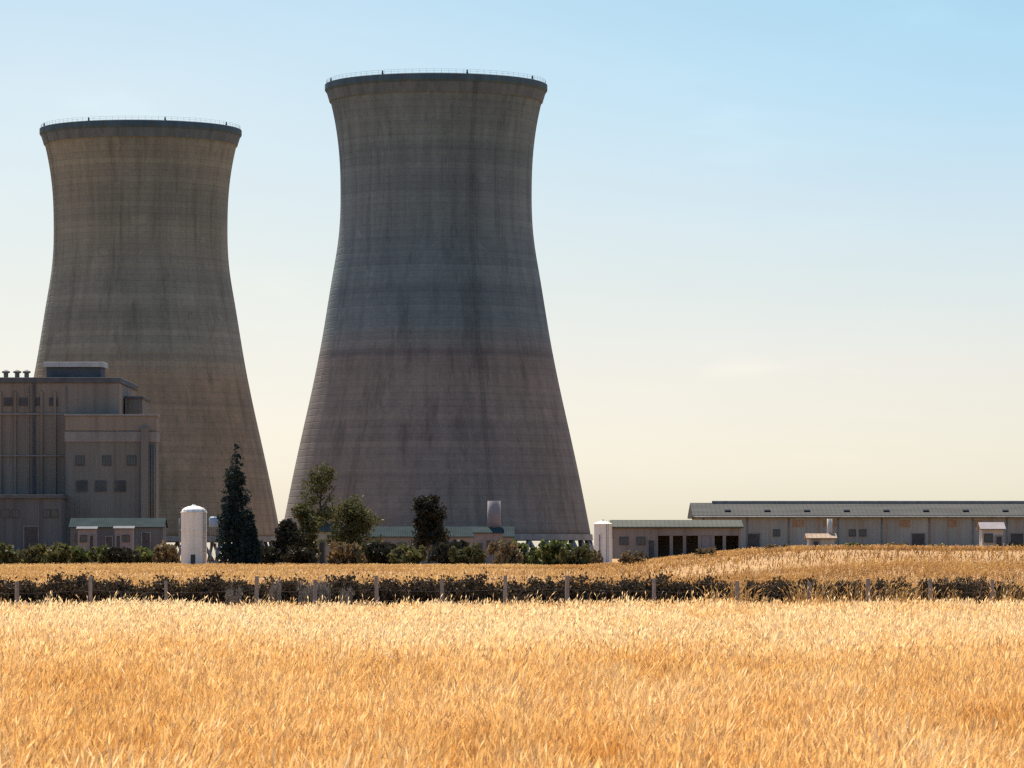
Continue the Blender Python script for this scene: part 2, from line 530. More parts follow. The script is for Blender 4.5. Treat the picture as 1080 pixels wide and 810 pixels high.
def leaves(name, clumps, n, size, seed, up=0.0, droop=0.0, aspect=0.6, shell=0.55):
    """crown of leaf-sized faces gathered in uneven sprays inside the given ellipsoids (cx,cy,cz,rx,ry,rz)"""
    g = np.random.default_rng(seed)
    cl = np.array(clumps, float)
    vol = (cl[:, 3] * cl[:, 4] * cl[:, 5]) ** 0.75
    k = g.choice(len(cl), n, p=vol / vol.sum())
    # sprays: leaves crowd round random twig ends
    ns = max(12, n // 22)
    sk = g.choice(len(cl), ns, p=vol / vol.sum())
    d = g.normal(size=(ns, 3)); d /= np.linalg.norm(d, axis=1)[:, None]
    rad = (shell + (1 - shell) * g.random(ns)) ** 0.8 * (0.78 + 0.42 * g.random(ns))
    sp = cl[sk, :3] + d * cl[sk, 3:] * rad[:, None]
    stone = g.normal(0.5, 0.16, ns)
    w = g.integers(0, ns, n)
    sr = cl[sk, 3:].mean(1)[w] * 0.2
    co = sp[w] + g.normal(size=(n, 3)) * sr[:, None] * np.array([1, 1, 0.75])
    inner = g.random(n) < 0.16
    d2 = g.normal(size=(n, 3)); d2 /= np.linalg.norm(d2, axis=1)[:, None]
    co[inner] = (cl[k, :3] + d2 * cl[k, 3:] * (g.random(n) ** 0.5)[:, None] * 0.75)[inner]
    a = g.normal(size=(n, 3)); a[:, 2] += up; a /= np.linalg.norm(a, axis=1)[:, None]
    b = np.cross(a, g.normal(size=(n, 3))); b /= np.linalg.norm(b, axis=1)[:, None]
    s = size * (0.6 + 0.8 * g.random(n))[:, None]
    P = np.empty((n, 4, 3))
    P[:, 0] = co - a * s
    P[:, 1] = co + b * s * aspect - a * s * 0.1
    P[:, 2] = co + a * s
    P[:, 3] = co - b * s * aspect + a * s * 0.1
    P[:, :, 2] = np.maximum(P[:, :, 2], 0.02)
    tone = np.clip(stone[w] + g.normal(0, 0.14, n), 0, 1)
    return np_mesh(name, P.reshape(-1, 3), np.arange(n * 4).reshape(n, 4), np.empty((0, 3), int), np.repeat(tone, 4))


def branch_mesh(name, segs):
    bm = bmesh.new()
    for p, q, r0, r1 in segs:
        tube(bm, p, q, r0, r1, 7)
    me = bpy.data.meshes.new(name)
    bm.to_mesh(me); bm.free()
    me.polygons.foreach_set('use_smooth', [True] * len(me.polygons))
    return me


def limb_set(h, r, rnd, n=5, spread=0.35, crown0=0.3):
    segs = []
    p = Vector((0, 0, 0)); rr = r
    steps = 4
    for i in range(steps):
        q = Vector((rnd.uniform(-.02, .02) * h, rnd.uniform(-.02, .02) * h, h * 0.8 * (i + 1) / steps))
        segs.append((p, q, rr, rr * 0.75)); p = q; rr *= 0.75
    for i in range(n):
        z = h * rnd.uniform(crown0, 0.65)
        a = 2 * PI * i / n + rnd.uniform(-.4, .4)
        q = Vector((math.cos(a) * h * spread, math.sin(a) * h * spread, z + h * rnd.uniform(.1, .25)))
        segs.append((Vector((0, 0, z)), q, r * 0.4, r * 0.12))
    return segs


# ------------------------------------------------------------------ ground
def make_ground():
    ys = np.concatenate([np.arange(-120, 0, 20.0), np.arange(0, 130, 10.0), np.arange(130, 700, 6.0), np.arange(700, 1500, 25.0),
                         np.array([1600, 1800, 2200, 3000, 5000, 9000, 18000, 40000.0])])
    half = np.concatenate([np.arange(0, 130, 4.0), np.arange(130, 400, 15.0), np.array([450, 600, 900, 1500, 3000, 8000, 20000, 40000.0])])
    xs = np.concatenate([-half[:0:-1], half])
    gx, gy = np.meshgrid(xs, ys)
    co = np.stack([gx, gy, terrain(gx, gy)], -1).reshape(-1, 3)
    nx, ny = len(xs), len(ys)
    i = np.arange(ny - 1)[:, None] * nx + np.arange(nx - 1)[None, :]
    q = np.stack([i, i + 1, i + nx + 1, i + nx], -1).reshape(-1, 4)
    me = np_mesh('ground', co, q, np.empty((0, 3), int), np.full(len(co), 0.5))
    me.polygons.foreach_set('use_smooth', [True] * len(me.polygons))
    o = link('ground', me, None, [M['ground']])
    tag(o, 'parched golden ground running flat to the horizon', 'ground', kind='structure')


make_ground()


# ------------------------------------------------------------------ grasses
def stalks(name, x, y, h, wid, tone, lean, heads, seed):
    """one stem strip, one bent leaf and a nodding seed head per stalk"""
    g = np.random.default_rng(seed)
    n = len(x)
    z = terrain(x, y)
    az = g.random(n) * 2 * PI
    wx, wy = np.cos(az), np.sin(az)                     # blade width direction
    lz = g.normal(0.4, 1.5, n)                          # wind leans most stalks one way
    lx, ly = np.cos(lz) * lean, np.sin(lz) * lean
    root = np.stack([x, y, z], -1)

    def pt(t):
        return root + np.stack([lx * h * t ** 2, ly * h * t ** 2, h * t * (1 - 0.12 * lean * t)], -1)
    W = np.stack([wx, wy, np.zeros(n)], -1) * wid[:, None]
    p0, p1, p2 = pt(0.0), pt(0.55), pt(0.9)
    tip = pt(1.0) + np.stack([np.cos(lz) * h * (0.02 + 0.10 * lean), np.sin(lz) * h * (0.02 + 0.10 * lean), h * (0.05 - 0.10 * lean)], -1)
    V = np.empty((n, 14, 3))
    V[:, 0], V[:, 1] = p0 - W * 0.6, p0 + W * 0.6
    V[:, 2], V[:, 3] = p1 - W * 0.45, p1 + W * 0.45
    V[:, 4], V[:, 5] = p2 - W * 0.3, p2 + W * 0.3
    # leaf
    la = g.random(n) * 2 * PI
    ld = np.stack([np.cos(la), np.sin(la), np.zeros(n)], -1)
    lb = pt(0.35)
    ln = h * (0.22 + 0.25 * g.random(n))
    LW = np.stack([-np.sin(la), np.cos(la), np.zeros(n)], -1) * wid[:, None] * 0.9
    V[:, 6], V[:, 7] = lb - LW * 0.5, lb + LW * 0.5
    mid = lb + ld * (ln * 0.45)[:, None]; mid[:, 2] += ln * 0.55
    V[:, 8] = mid + LW
    V[:, 9] = lb + ld * (ln * 0.95)[:, None] + np.array([0, 0, 1.0]) * (ln * 0.35)[:, None]
    # head
    HW = np.stack([wx, wy, np.zeros(n)], -1) * (wid * 1.35)[:, None]
    hm = (p2 * 0.45 + tip * 0.55)
    V[:, 10], V[:, 11], V[:, 12], V[:, 13] = p2, hm + HW, tip, hm - HW
    b = np.arange(n)[:, None] * 14
    quads = np.concatenate([b + np.array([0, 1, 3, 2]), b + np.array([2, 3, 5, 4]), b + np.array([10, 11, 12, 13])])
    tris = np.concatenate([b + np.array([6, 7, 8]), b + np.array([7, 9, 8])])
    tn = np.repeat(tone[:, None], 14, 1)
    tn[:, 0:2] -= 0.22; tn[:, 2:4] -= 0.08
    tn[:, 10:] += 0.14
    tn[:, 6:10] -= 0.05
    return np_mesh(name, V.reshape(-1, 3), quads, tris, tn.ravel())


def scatter(g, d0, d1, count, margin, power=1.0):
    y = np.sqrt(d0 ** 2 + (d1 ** 2 - d0 ** 2) * g.random(count)) if power == 1.0 else d0 + (d1 - d0) * g.random(count) ** power
    hw = y * 540 / F + margin
    return (g.random(count) * 2 - 1) * hw, y


def make_field():
    g = np.random.default_rng(5)
    xs, ys, ls = [], [], []
    for d0, d1, cnt, mg, lo in ((24, 60, 175000, 2.5, 0.85), (60, 105, 90000, 3.0, 1.7), (105, 146, 80000, 3.5, 2.4)):
        x, y = scatter(g, d0, d1, cnt, mg)
        xs.append(x); ys.append(y); ls.append(np.full(cnt, lo))
        # the crop goes on beyond both sides of the view
        m = int(cnt * (0.55 if d0 < 60 else 0.3))
        y = np.sqrt(d0 ** 2 + (d1 ** 2 - d0 ** 2) * g.random(m))
        x = (y * 540 / F + mg + 9.0 * g.random(m)) * np.where(g.random(m) < 0.5, -1, 1)
        xs.append(x); ys.append(y); ls.append(np.full(m, lo * 1.35))
    x = np.concatenate(xs); y = np.concatenate(ys); lod = np.concatenate(ls)
    n = len(x)
    big = vnoise(x * 0.33, y * 0.12, 3)
    med = vnoise(x * 1.5, y * 0.45, 7)
    fin = vnoise(x * 4.2, y * 1.2, 9)
    h = 0.66 * (0.62 + 0.24 * big + 0.34 * med + 0.26 * fin) * (0.78 + 0.44 * g.random(n))
    tall = g.random(n) < 0.03
    h[tall] *= 1.3
    wide = vnoise(x * 0.11 + 3, y * 0.035, 12)
    weed = sstep(0.60, 0.74, vnoise(x * 0.55 + 9, y * 0.16, 41)) * g.random(n)
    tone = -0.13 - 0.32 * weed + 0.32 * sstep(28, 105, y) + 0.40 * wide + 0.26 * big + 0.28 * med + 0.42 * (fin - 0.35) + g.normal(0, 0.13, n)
    wid = (0.0042 + 0.003 * g.random(n)) * lod
    lean = np.clip(g.normal(0.16, 0.11, n) + 0.35 * np.clip(wide - 0.62, 0, 1) + 0.1 * (big - 0.5), 0.02, 0.7)
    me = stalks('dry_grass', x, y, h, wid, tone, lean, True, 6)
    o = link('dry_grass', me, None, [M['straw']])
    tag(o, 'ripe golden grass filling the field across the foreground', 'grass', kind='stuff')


make_field()


def make_meadow():
    g = np.random.default_rng(15)
    parts = [scatter(g, 158, 330, 60000, 6), scatter(g, 330, 880, 70000, 12)]
    x = np.concatenate([p[0] for p in parts]); y = np.concatenate([p[1] for p in parts])
    lod = np.concatenate([np.full(60000, 4.5), np.full(70000, 11.0)])
    n = len(x)
    big = vnoise(x * 0.12, y * 0.03, 23)
    med = vnoise(x * 0.5, y * 0.1, 27)
    keep = g.random(n) < 0.35 + 0.9 * med
    x, y, lod, big, med = x[keep], y[keep], lod[keep], big[keep], med[keep]
    n = len(x)
    h = 0.42 * (0.6 + 0.5 * big + 0.5 * med) * (0.7 + 0.6 * g.random(n))
    tone = 0.28 - 0.3 * sstep(1, 10, x) * sstep(200, 300, y) + 0.45 * (big - 0.25) + 0.45 * (med - 0.1) + g.normal(0, 0.14, n)
    wid = (0.005 + 0.003 * g.random(n)) * lod
    lean = np.clip(g.normal(0.4, 0.2, n), 0.02, 0.9)
    me = stalks('meadow_grass', x, y, h, wid, tone, lean, True, 16)
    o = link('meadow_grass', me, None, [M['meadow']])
    tag(o, 'parched grass on the open ground behind the fence', 'grass', kind='stuff')


make_meadow()


def make_verge():
    """taller tan grass along the fence, thick towards the right-hand end where the brush is broken up"""
    g = np.random.default_rng(25)
    n = 26000
    y = 145.5 + g.random(n) * 5.0
    x = (g.random(n) * 2 - 1) * 22
    px = x / y * F + 540
    cl = vnoise(x * 1.1, y * 0.4, 33)
    dens = 0.05 + 0.22 * sstep(660, 800, px)
    keep = g.random(n) < dens * sstep(0.35, 0.62, cl)
    x, y, px, cl = x[keep], y[keep], px[keep], cl[keep]
    n = len(x)
    h = (0.75 + 0.75 * cl * sstep(620, 760, px)) * (0.7 + 0.5 * g.random(n))
    tone = 0.1 + 0.5 * cl + g.normal(0, 0.15, n)
    wid = 0.010 + 0.007 * g.random(n)
    lean = np.clip(g.normal(0.3, 0.15, n), 0.02, 0.8)
    me = stalks('verge_grass', x, y, h, wid, tone, lean, True, 26)
    o = link('verge_grass', me, None, [M['meadow']])
    tag(o, 'tall tan grass growing up through the brush beside the fence', 'grass', kind='stuff')


make_verge()


# ------------------------------------------------------------------ cooling towers
S = 1150 / F     # metres per photo pixel at the nearer tower
PROFILE = [(88, 117.5), (96, 114.5), (104, 112), (115, 109.3), (127, 106.8), (142, 104.3), (160, 102.3), (180, 101), (200, 100.8), (220, 100.7),
           (240, 101.6), (262, 104), (295, 110), (344, 117.8), (371, 122.5), (415, 131.5), (450, 139.5), (500, 150.5), (545, 159.5), (566, 163.5)]


def tower(name, label, cx, d, shell_mat, ladder_az, rotz):
    x0 = X(cx, d)
    t = thing(name, label, 'cooling tower', (x0, d, T(x0, d) - 0.2), 0, 'cooling towers')
    gz = T(x0, d) - 0.2
    ys = np.array([p[0] for p in PROFILE], float); rs = np.array([p[1] for p in PROFILE], float) * S
    zs = CAM_H + (HOR - ys) * S
    zz = np.linspace(zs[-1], zs[0] - 2.6, 70)
    rr = np.interp(zz, zs[::-1], rs[::-1])
    # smooth the traced profile
    for _ in range(6):
        rr[1:-1] = 0.25 * rr[:-2] + 0.5 * rr[1:-1] + 0.25 * rr[2:]
    zz -= gz
    outer = list(zip(rr, zz))
    inner = [(r - 0.9, z) for r, z in outer[::-1]]
    bm = lathe(bmesh.new(), outer + inner, 128, close=True)
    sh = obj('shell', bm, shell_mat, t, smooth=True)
    zt = zz[-1]; rt = rr[-1]
    # thick cornice rings round the top
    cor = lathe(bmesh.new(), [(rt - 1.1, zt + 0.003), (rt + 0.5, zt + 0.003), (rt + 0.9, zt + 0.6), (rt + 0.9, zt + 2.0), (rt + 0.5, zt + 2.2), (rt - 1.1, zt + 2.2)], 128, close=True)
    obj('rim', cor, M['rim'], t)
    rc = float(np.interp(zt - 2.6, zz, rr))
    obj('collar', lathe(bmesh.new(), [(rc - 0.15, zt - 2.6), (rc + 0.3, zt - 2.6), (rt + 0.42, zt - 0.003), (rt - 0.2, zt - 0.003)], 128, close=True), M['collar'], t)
    # walkway railing on the rim
    rb = bmesh.new()
    nr = 96
    for k in range(nr):
        a = 2 * PI * k / nr; b2 = 2 * PI * (k + 1) / nr
        r0 = rt + 0.45
        P = Vector((r0 * math.cos(a), r0 * math.sin(a), zt + 2.2)); Q = Vector((r0 * math.cos(b2), r0 * math.sin(b2), zt + 2.2))
        tube(rb, P, P + Vector((0, 0, 1.0)), 0.03, seg=4)
        for hz in (0.5, 1.0):
            tube(rb, P + Vector((0, 0, hz)), Q + Vector((0, 0, hz)), 0.022, seg=4)
    obj('railing', rb, M['darksteel'], t)
    # lintel ring over the air intake
    z2 = zz[0]
    obj('lintel_ring', lathe(bmesh.new(), [(rr[0] - 1.2, z2 - 1.0), (rr[0] + 0.5, z2 - 1.0), (rr[0] + 0.35, z2 + 0.6), (rr[0] - 1.2, z2 - 0.004)], 128, close=True), M['leg'], t)
    # raking columns under the shell
    top_r, bot_r, zb = rr[0] - 0.3, rr[0] + 2.0, -0.3
    nc = 44
    cm = None
    for k in range(nc):
        for s in (-1, 1):
            a = 2 * PI * k / nc + rotz
            a2 = a + s * PI / nc
            P = Vector((bot_r * math.cos(a), bot_r * math.sin(a), zb)); Q = Vector((top_r * math.cos(a2), top_r * math.sin(a2), z2 - 0.9))
            c = bmesh.new()
            tube(c, P, Q, 0.5, 0.45, 8)
            if k == 0:
                pass
            obj('column', c, M['leg'], t, smooth=True)
    obj('basin', lathe(bmesh.new(), [(bot_r - 2.2, -0.5), (bot_r + 1.4, -0.5), (bot_r + 1.4, 1.0), (bot_r + 0.9, 1.0), (bot_r + 0.9, 0.4), (bot_r - 2.2, 0.4)], 96, close=True), M['leg'], t)
    # caged ladder following the shell
    lb = bmesh.new()
    u = Vector((math.cos(ladder_az), math.sin(ladder_az), 0)); v = Vector((-u.y, u.x, 0))
    prev = None
    zq = np.arange(z2 + 1, zt + 2.5, 1.5)
    for zc in zq:
        r0 = float(np.interp(zc, zz, rr)) + 0.45
        c = u * r0 + Vector((0, 0, zc))
        if prev is not None:
            for s in (-0.45, 0.45):
                tube(lb, prev + v * s, c + v * s, 0.04, seg=4)
            for s in (-0.5, 0, 0.5):
                tube(lb, prev + u * 0.75 + v * s, c + u * 0.75 + v * s, 0.018, seg=4)
            for f in (0.0, 0.33, 0.66):
                q = prev.lerp(c, f)
                tube(lb, q - v * 0.45, q + v * 0.45, 0.02, seg=4)
        prev = c
        hoop = [c - v * 0.45, c - v * 0.5 + u * 0.6, c + u * 0.85, c + v * 0.5 + u * 0.6, c + v * 0.45]
        for A, B in zip(hoop[:-1], hoop[1:]):
            tube(lb, A, B, 0.02, seg=4)
    obj('ladder', lb, M['darksteel'], t)
    # aircraft warning lamps on the rim
    for k in range(8):
        a = 2 * PI * k / 8 + 0.3 + rotz
        lm = bmesh.new()
        r0 = rt + 0.2
        lathe(lm, [(0.0, zt + 2.2), (0.28, zt + 2.2), (0.28, zt + 2.5), (0.2, zt + 2.55), (0.22, zt + 2.95), (0.1, zt + 3.15), (0.0, zt + 3.15)], 10, cx=r0 * math.cos(a), cy=r0 * math.sin(a))
        obj('warning_lamp', lm, M['darksteel'], t)
    return t


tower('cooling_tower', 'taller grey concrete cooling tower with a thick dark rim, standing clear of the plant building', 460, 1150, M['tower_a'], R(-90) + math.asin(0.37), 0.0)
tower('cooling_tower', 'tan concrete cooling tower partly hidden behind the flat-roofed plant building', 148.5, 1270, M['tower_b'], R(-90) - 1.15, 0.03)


# ------------------------------------------------------------------ plant building
def window(parent, x0, x1, yf, z0, z1, bars=2, m='glass'):
    f = bmesh.new()
    t = 0.16
    bx(f, x0 - t, x1 + t, yf - 0.14, yf + 0.05, z1, z1 + t)
    bx(f, x0 - t, x1 + t, yf - 0.22, yf + 0.05, z0 - t, z0)
    for xa in (x0 - t, x1):
        bx(f, xa, xa + t, yf - 0.14, yf + 0.05, z0, z1)
    for k in range(bars):
        xc = x0 + (x1 - x0) * (k + 1) / (bars + 1)
        bx(f, xc - 0.05, xc + 0.05, yf - 0.1, yf + 0.04, z0, z1)
    fo = obj('window', f, M['darksteel'], parent)
    p = obj('pane', bx(bmesh.new(), x0, x1, yf - 0.05, yf + 0.03, z0, z1), M[m], fo)
    return fo


def door(parent, x0, x1, yf, z0, z1, m='door'):
    d_ = obj('door', bx(bmesh.new(), x0, x1, yf - 0.08, yf + 0.05, z0, z1, 0.02), M[m], parent)
    f = bmesh.new()
    t = 0.2
    bx(f, x0 - t, x0 - 0.004, yf - 0.16, yf + 0.04, z0, z1)
    bx(f, x1 + 0.004, x1 + t, yf - 0.16, yf + 0.04, z0, z1)
    bx(f, x0 - t, x1 + t, yf - 0.16, yf + 0.04, z1 + 0.004, z1 + t)
    obj('door_frame', f, M['steel'], d_)
    return d_


def louver(parent, x0, x1, yf, z0, z1):
    b = bmesh.new()
    bx(b, x0, x1, yf - 0.04, yf + 0.05, z0, z1)
    n = max(3, int((z1 - z0) / 0.45))
    for k in range(n):
        z = z0 + (z1 - z0) * k / n
        bx(b, x0 - 0.1, x1 + 0.1, yf - 0.22, yf - 0.042, z, z + 0.12)
    return obj('louver', b, M['coping'], parent)


def plant():
    d = 1000.0
    s = d / F
    xl, xr = X(-70, d), X(128, d)
    gz = T(X(60, d), d) - 0.3
    t = thing('plant_building', 'big flat-roofed grey-brown plant building in front of the tan cooling tower', 'building', (X(60, d), d, gz))
    ox = X(60, d)
    lx = lambda px: X(px, d) - ox
    lz = lambda py: Z(py, d) - gz
    zt = lz(404)
    box('wall', M['clad_brown'], t, lx(-70), lx(126), 0, 46, 0, zt - 0.003)
    obj('parapet', bx(bmesh.new(), lx(-70) - 0.35, lx(126) + 0.35, -0.35, 46.35, zt, lz(398), 0.08), M['coping'], t)
    # rooftop plant
    h = obj('roof_housing', bx(bmesh.new(), lx(46), lx(104), 6, 16, lz(398) + 0.003, lz(386), 0.06), M['coping'], t)
    obj('housing_roof', bx(bmesh.new(), lx(43), lx(107), 5.3, 16.7, lz(386) + 0.004, lz(380.5), 0.06), M['paleroof'], h)
    for k, px in enumerate((2, 14, 24)):
        b = bmesh.new()
        cx = lx(px)
        lathe(b, [(0, lz(398)), (0.55, lz(398) + 0.003), (0.55, lz(398) + 1.3), (0.95, lz(398) + 1.4), (0.95, lz(398) + 1.75), (0.0, lz(398) + 2.2)], 16, cx=cx, cy=8)
        obj('roof_vent', b, M['clad_brown'], t)
    # stair tower on the flank, set back
    st = box('stair_tower', M['clad_grey'], t, lx(126) + 0.36, lx(146), 10, 30, 0, lz(419))
    obj('stair_tower_coping', bx(bmesh.new(), lx(126) + 0.37, lx(146) + 0.3, 9.7, 30.3, lz(419) + 0.003, lz(416), 0.05), M['coping'], st)
    # lower wing
    w = box('wing', M['clad_grey'], t, lx(73), lx(167.5), -8, -0.36, 0, lz(455))
    obj('fascia', bx(bmesh.new(), lx(73) - 0.2, lx(167.5) + 0.2, -8.25, -0.38, lz(467), lz(456.5), 0.05), M['band'], w)
    obj('wing_parapet', bx(bmesh.new(), lx(73) - 0.1, lx(167.5) + 0.1, -8.1, -0.38, lz(455) + 0.004, lz(440), 0.05), M['clad_brown'], w)
    obj('wing_coping', bx(bmesh.new(), lx(73) - 0.3, lx(167.5) + 0.3, -8.3, -0.38, lz(440) + 0.004, lz(438), 0.03), M['band'], w)
    obj('corner_duct', bx(bmesh.new(), lx(152), lx(160), -9.4, -8.01, 0.2, lz(452), 0.1), M['clad_grey'], w)
    for k in range(3):
        obj('pipe', tube(bmesh.new(), (lx(163) + k * 0.55 - 0.5, -8.45, 0), (lx(163) + k * 0.55 - 0.5, -8.45, lz(470)), 0.18, seg=8), M['clad_grey'], w, True)
    for px in (84, 112, 138):
        window(w, lx(px), lx(px + 8), -8, lz(491), lz(482), 2)
    for px in (84, 104, 124):
        louver(w, lx(px), lx(px + 12), -8, lz(519), lz(507))
    for px in (4, 20, 36, 52):
        louver(t, lx(px), lx(px + 9), 0, lz(428), lz(419))
    for px in (-14, 0.5, 16, 44, 58):
        obj('pilaster', bx(bmesh.new(), lx(px) - 0.3, lx(px) + 0.3, -0.45, -0.004, 0, zt - 2.0, 0.04), M['clad_brown'], t)
    for py in (436, 480):
        obj('ledge', bx(bmesh.new(), lx(-70), lx(73) - 0.22, -0.62, -0.455, lz(py + 1.4), lz(py), 0.03), M['band'], t)
    obj('ladder', bx(bmesh.new(), lx(36) - 0.3, lx(36) + 0.3, -0.5, -0.35, 1, zt, 0.03), M['darksteel'], t)
    # low blue-grey annex along the foot
    a = box('annex', M['annex'], t, lx(-60), lx(74), -20, -8.3, 0, lz(527))
    obj('annex_roof', bx(bmesh.new(), lx(-60) - 0.4, lx(74) + 0.4, -20.5, -8.31, lz(527) + 0.004, lz(523), 0.05), M['coping'], a)
    door(a, lx(36), lx(50), -20, 0.0, lz(556))
    for px in (4, 14, 24, 56, 64):
        window(a, lx(px), lx(px + 6), -20, lz(546), lz(539), 1)
    # downpipes on the main block
    for px in (-8, 30.5, 70):
        obj('downpipe', tube(bmesh.new(), (lx(px), -0.22, 0), (lx(px), -0.22, zt - 0.5), 0.14, seg=8), M['clad_brown'], t, True)
    # cable riser and a door light band
    door(w, lx(128), lx(140), -8, 0, lz(558))


plant()


# ------------------------------------------------------------------ small works buildings
def shed(name, label, px0, px1, py_eave, py_ridge, d, depth, wall_m, roof_m, doors=(), windows=(), base_py=None, flue=None, cat='shed', group=None):
    xm = X((px0 + px1) / 2, d)
    gz = T(xm, d) - 0.15
    t = thing(name, label, cat, (xm, d, gz), 0, group)
    lx = lambda px: X(px, d) - xm
    lz = lambda py: Z(py, d) - gz
    x0, x1 = lx(px0), lx(px1)
    ze, zr = lz(py_eave), lz(py_ridge)
    bm = bmesh.new()
    # walls with gable ends
    for xx in (x0, x1):
        pass
    pts = [(0, 0), (depth, 0), (depth, ze), (depth / 2, zr - 0.02), (0, ze)]
    A = [bm.verts.new((x0, y, z)) for y, z in pts]; B = [bm.verts.new((x1, y, z)) for y, z in pts]
    for i in range(5):
        j = (i + 1) % 5
        bm.faces.new((A[i], A[j], B[j], B[i]))
    bm.faces.new(A[::-1]); bm.faces.new(B)
    obj('wall', bm, wall_m, t)
    obj('roof', gable(bmesh.new(), x0, x1, 0, depth, ze + 0.02, zr + 0.02, 0.35, 0.16), roof_m, t)
    for a, b_, top in doors:
        door(t, lx(a), lx(b_), 0, 0.0, lz(top))
    for a, b_, zb, zt in windows:
        window(t, lx(a), lx(b_), 0, lz(zb), lz(zt), 1)
    if flue:
        px, w, top = flue
        b = bmesh.new()
        r = w / 2 * d / F
        lathe(b, [(0, ze - 0.5), (r, ze - 0.5), (r * 0.92, lz(top)), (r * 0.7, lz(top)), (r * 0.7, lz(top) - 0.6), (0, lz(top) - 0.6)], 16, cx=lx(px), cy=depth * 0.72)
        obj('flue', b, wall_m, t, True)
    return t


shed('storage_shed', 'long low storage shed with a teal roof along the foot of the plant building', 74, 172, 556, 547, 940, 9, M['annex'], M['teal'],
     doors=((112, 118, 566), (150, 158, 562)), windows=((80, 86, 571, 564), (130, 138, 571, 564)))
shed('portable_cabin', 'pinkish-grey cabin in front of the teal-roofed shed, nearer the windowed annex', 82, 101, 558, 556, 925, 3, M['pink'], M['coping'],
     doors=((95, 98.5, 565),), windows=((85, 91, 571, 565),), cat='cabin', group='portable cabins by the teal-roofed shed')
shed('portable_cabin', 'pinkish-grey cabin in front of the teal-roofed shed, nearer the white silo', 121, 140, 557.5, 555.5, 925, 3, M['pink'], M['coping'],
     doors=((123, 126.5, 565),), windows=((130, 136, 571, 565),), cat='cabin', group='portable cabins by the teal-roofed shed')
shed('workshop', 'low workshop with a teal roof behind the shrubs at the grey tower', 372, 541, 566, 556, 930, 9, M['wallmauve'], M['teal'],
     doors=((402, 412, 572), (470, 482, 572)), windows=((420, 428, 580, 573), (440, 448, 580, 573), (500, 508, 580, 573)), cat='workshop')
shed('pump_house', 'small pinkish-grey pump house with a stout vent stack', 500, 530, 562, 557, 890, 6, M['pink'], M['teal'],
     doors=((504, 509, 573),), windows=((514, 520, 577, 571),), flue=(521, 15, 528), cat='pump house')
shed('field_hut', 'pale stone field hut among the dark shrubs beside the conifer', 333, 356, 560, 553, 870, 4.5, M['cream'], M['roofgreen'],
     doors=((337, 341.5, 572),), windows=((346, 351, 572, 565),), cat='hut')
shed('roadside_hut', 'tan hut with a thin vent in front of the long warehouse', 853, 880, 568, 564, 560, 3.5, M['cream'], M['rust'],
     doors=((858, 863, 571),), flue=(876.5, 6, 547), cat='hut')
shed('gatehouse', 'pinkish-white gatehouse near the end of the long warehouse', 1036, 1058, 558, 552, 600, 4, M['cream'], M['pink'],
     doors=((1051, 1056, 566),), windows=((1039, 1046, 571, 564),), cat='gatehouse')


def works_shed():
    d = 900.0
    xm = X(712, d)
    gz = T(xm, d) - 0.3
    t = thing('works_shed', 'low mauve-brown works shed with open bays between the white tank and the long warehouse', 'shed', (xm, d, gz))
    lx = lambda px: X(px, d) - xm
    lz = lambda py: Z(py, d) - gz
    ze = lz(557)
    # back and end walls, piers between the open bays
    box('back_wall', M['wallmauve'], t, lx(646), lx(782), 13.6, 14, 0, ze)
    box('end_wall', M['wallmauve'], t, lx(646), lx(694), 0, 13.59, 0, ze)
    box('end_wall', M['wallmauve'], t, lx(779), lx(782), 0, 13.59, 0, ze)
    for px in (708, 722, 738, 752, 764):
        box('pier', M['wallmauve'], t, lx(px) - 0.35, lx(px) + 0.35, 0.1, 0.8, 0, ze - 1.6)
    box('lintel', M['wallmauve'], t, lx(694) + 0.01, lx(779) - 0.01, 0.05, 0.85, ze - 1.6 + 0.004, ze)
    box('bay_wall', M['pink'], t, lx(738.2) + 0.35, lx(751.8) - 0.35, 0.2, 0.6, 0, ze - 1.61)
    bm = bmesh.new()
    x0, x1 = lx(644), lx(784)
    z1 = lz(548)
    pts = [(-0.6, ze + 0.01), (14.6, ze + 0.01), (14.6, ze + 0.3), (7, z1), (-0.6, ze + 0.3)]
    A = [bm.verts.new((x0, y, z)) for y, z in pts]; B = [bm.verts.new((x1, y, z)) for y, z in pts]
    for i in range(5):
        j = (i + 1) % 5
        bm.faces.new((A[i], A[j], B[j], B[i]))
    bm.faces.new(A[::-1]); bm.faces.new(B)
    obj('roof', bm, M['roofgreen'], t)
    window(t, lx(654), lx(662), 0, lz(574), lz(567), 1)
    window(t, lx(672), lx(680), 0, lz(574), lz(567), 1)
    door(t, lx(684), lx(690), 0, 0, lz(570))


works_shed()


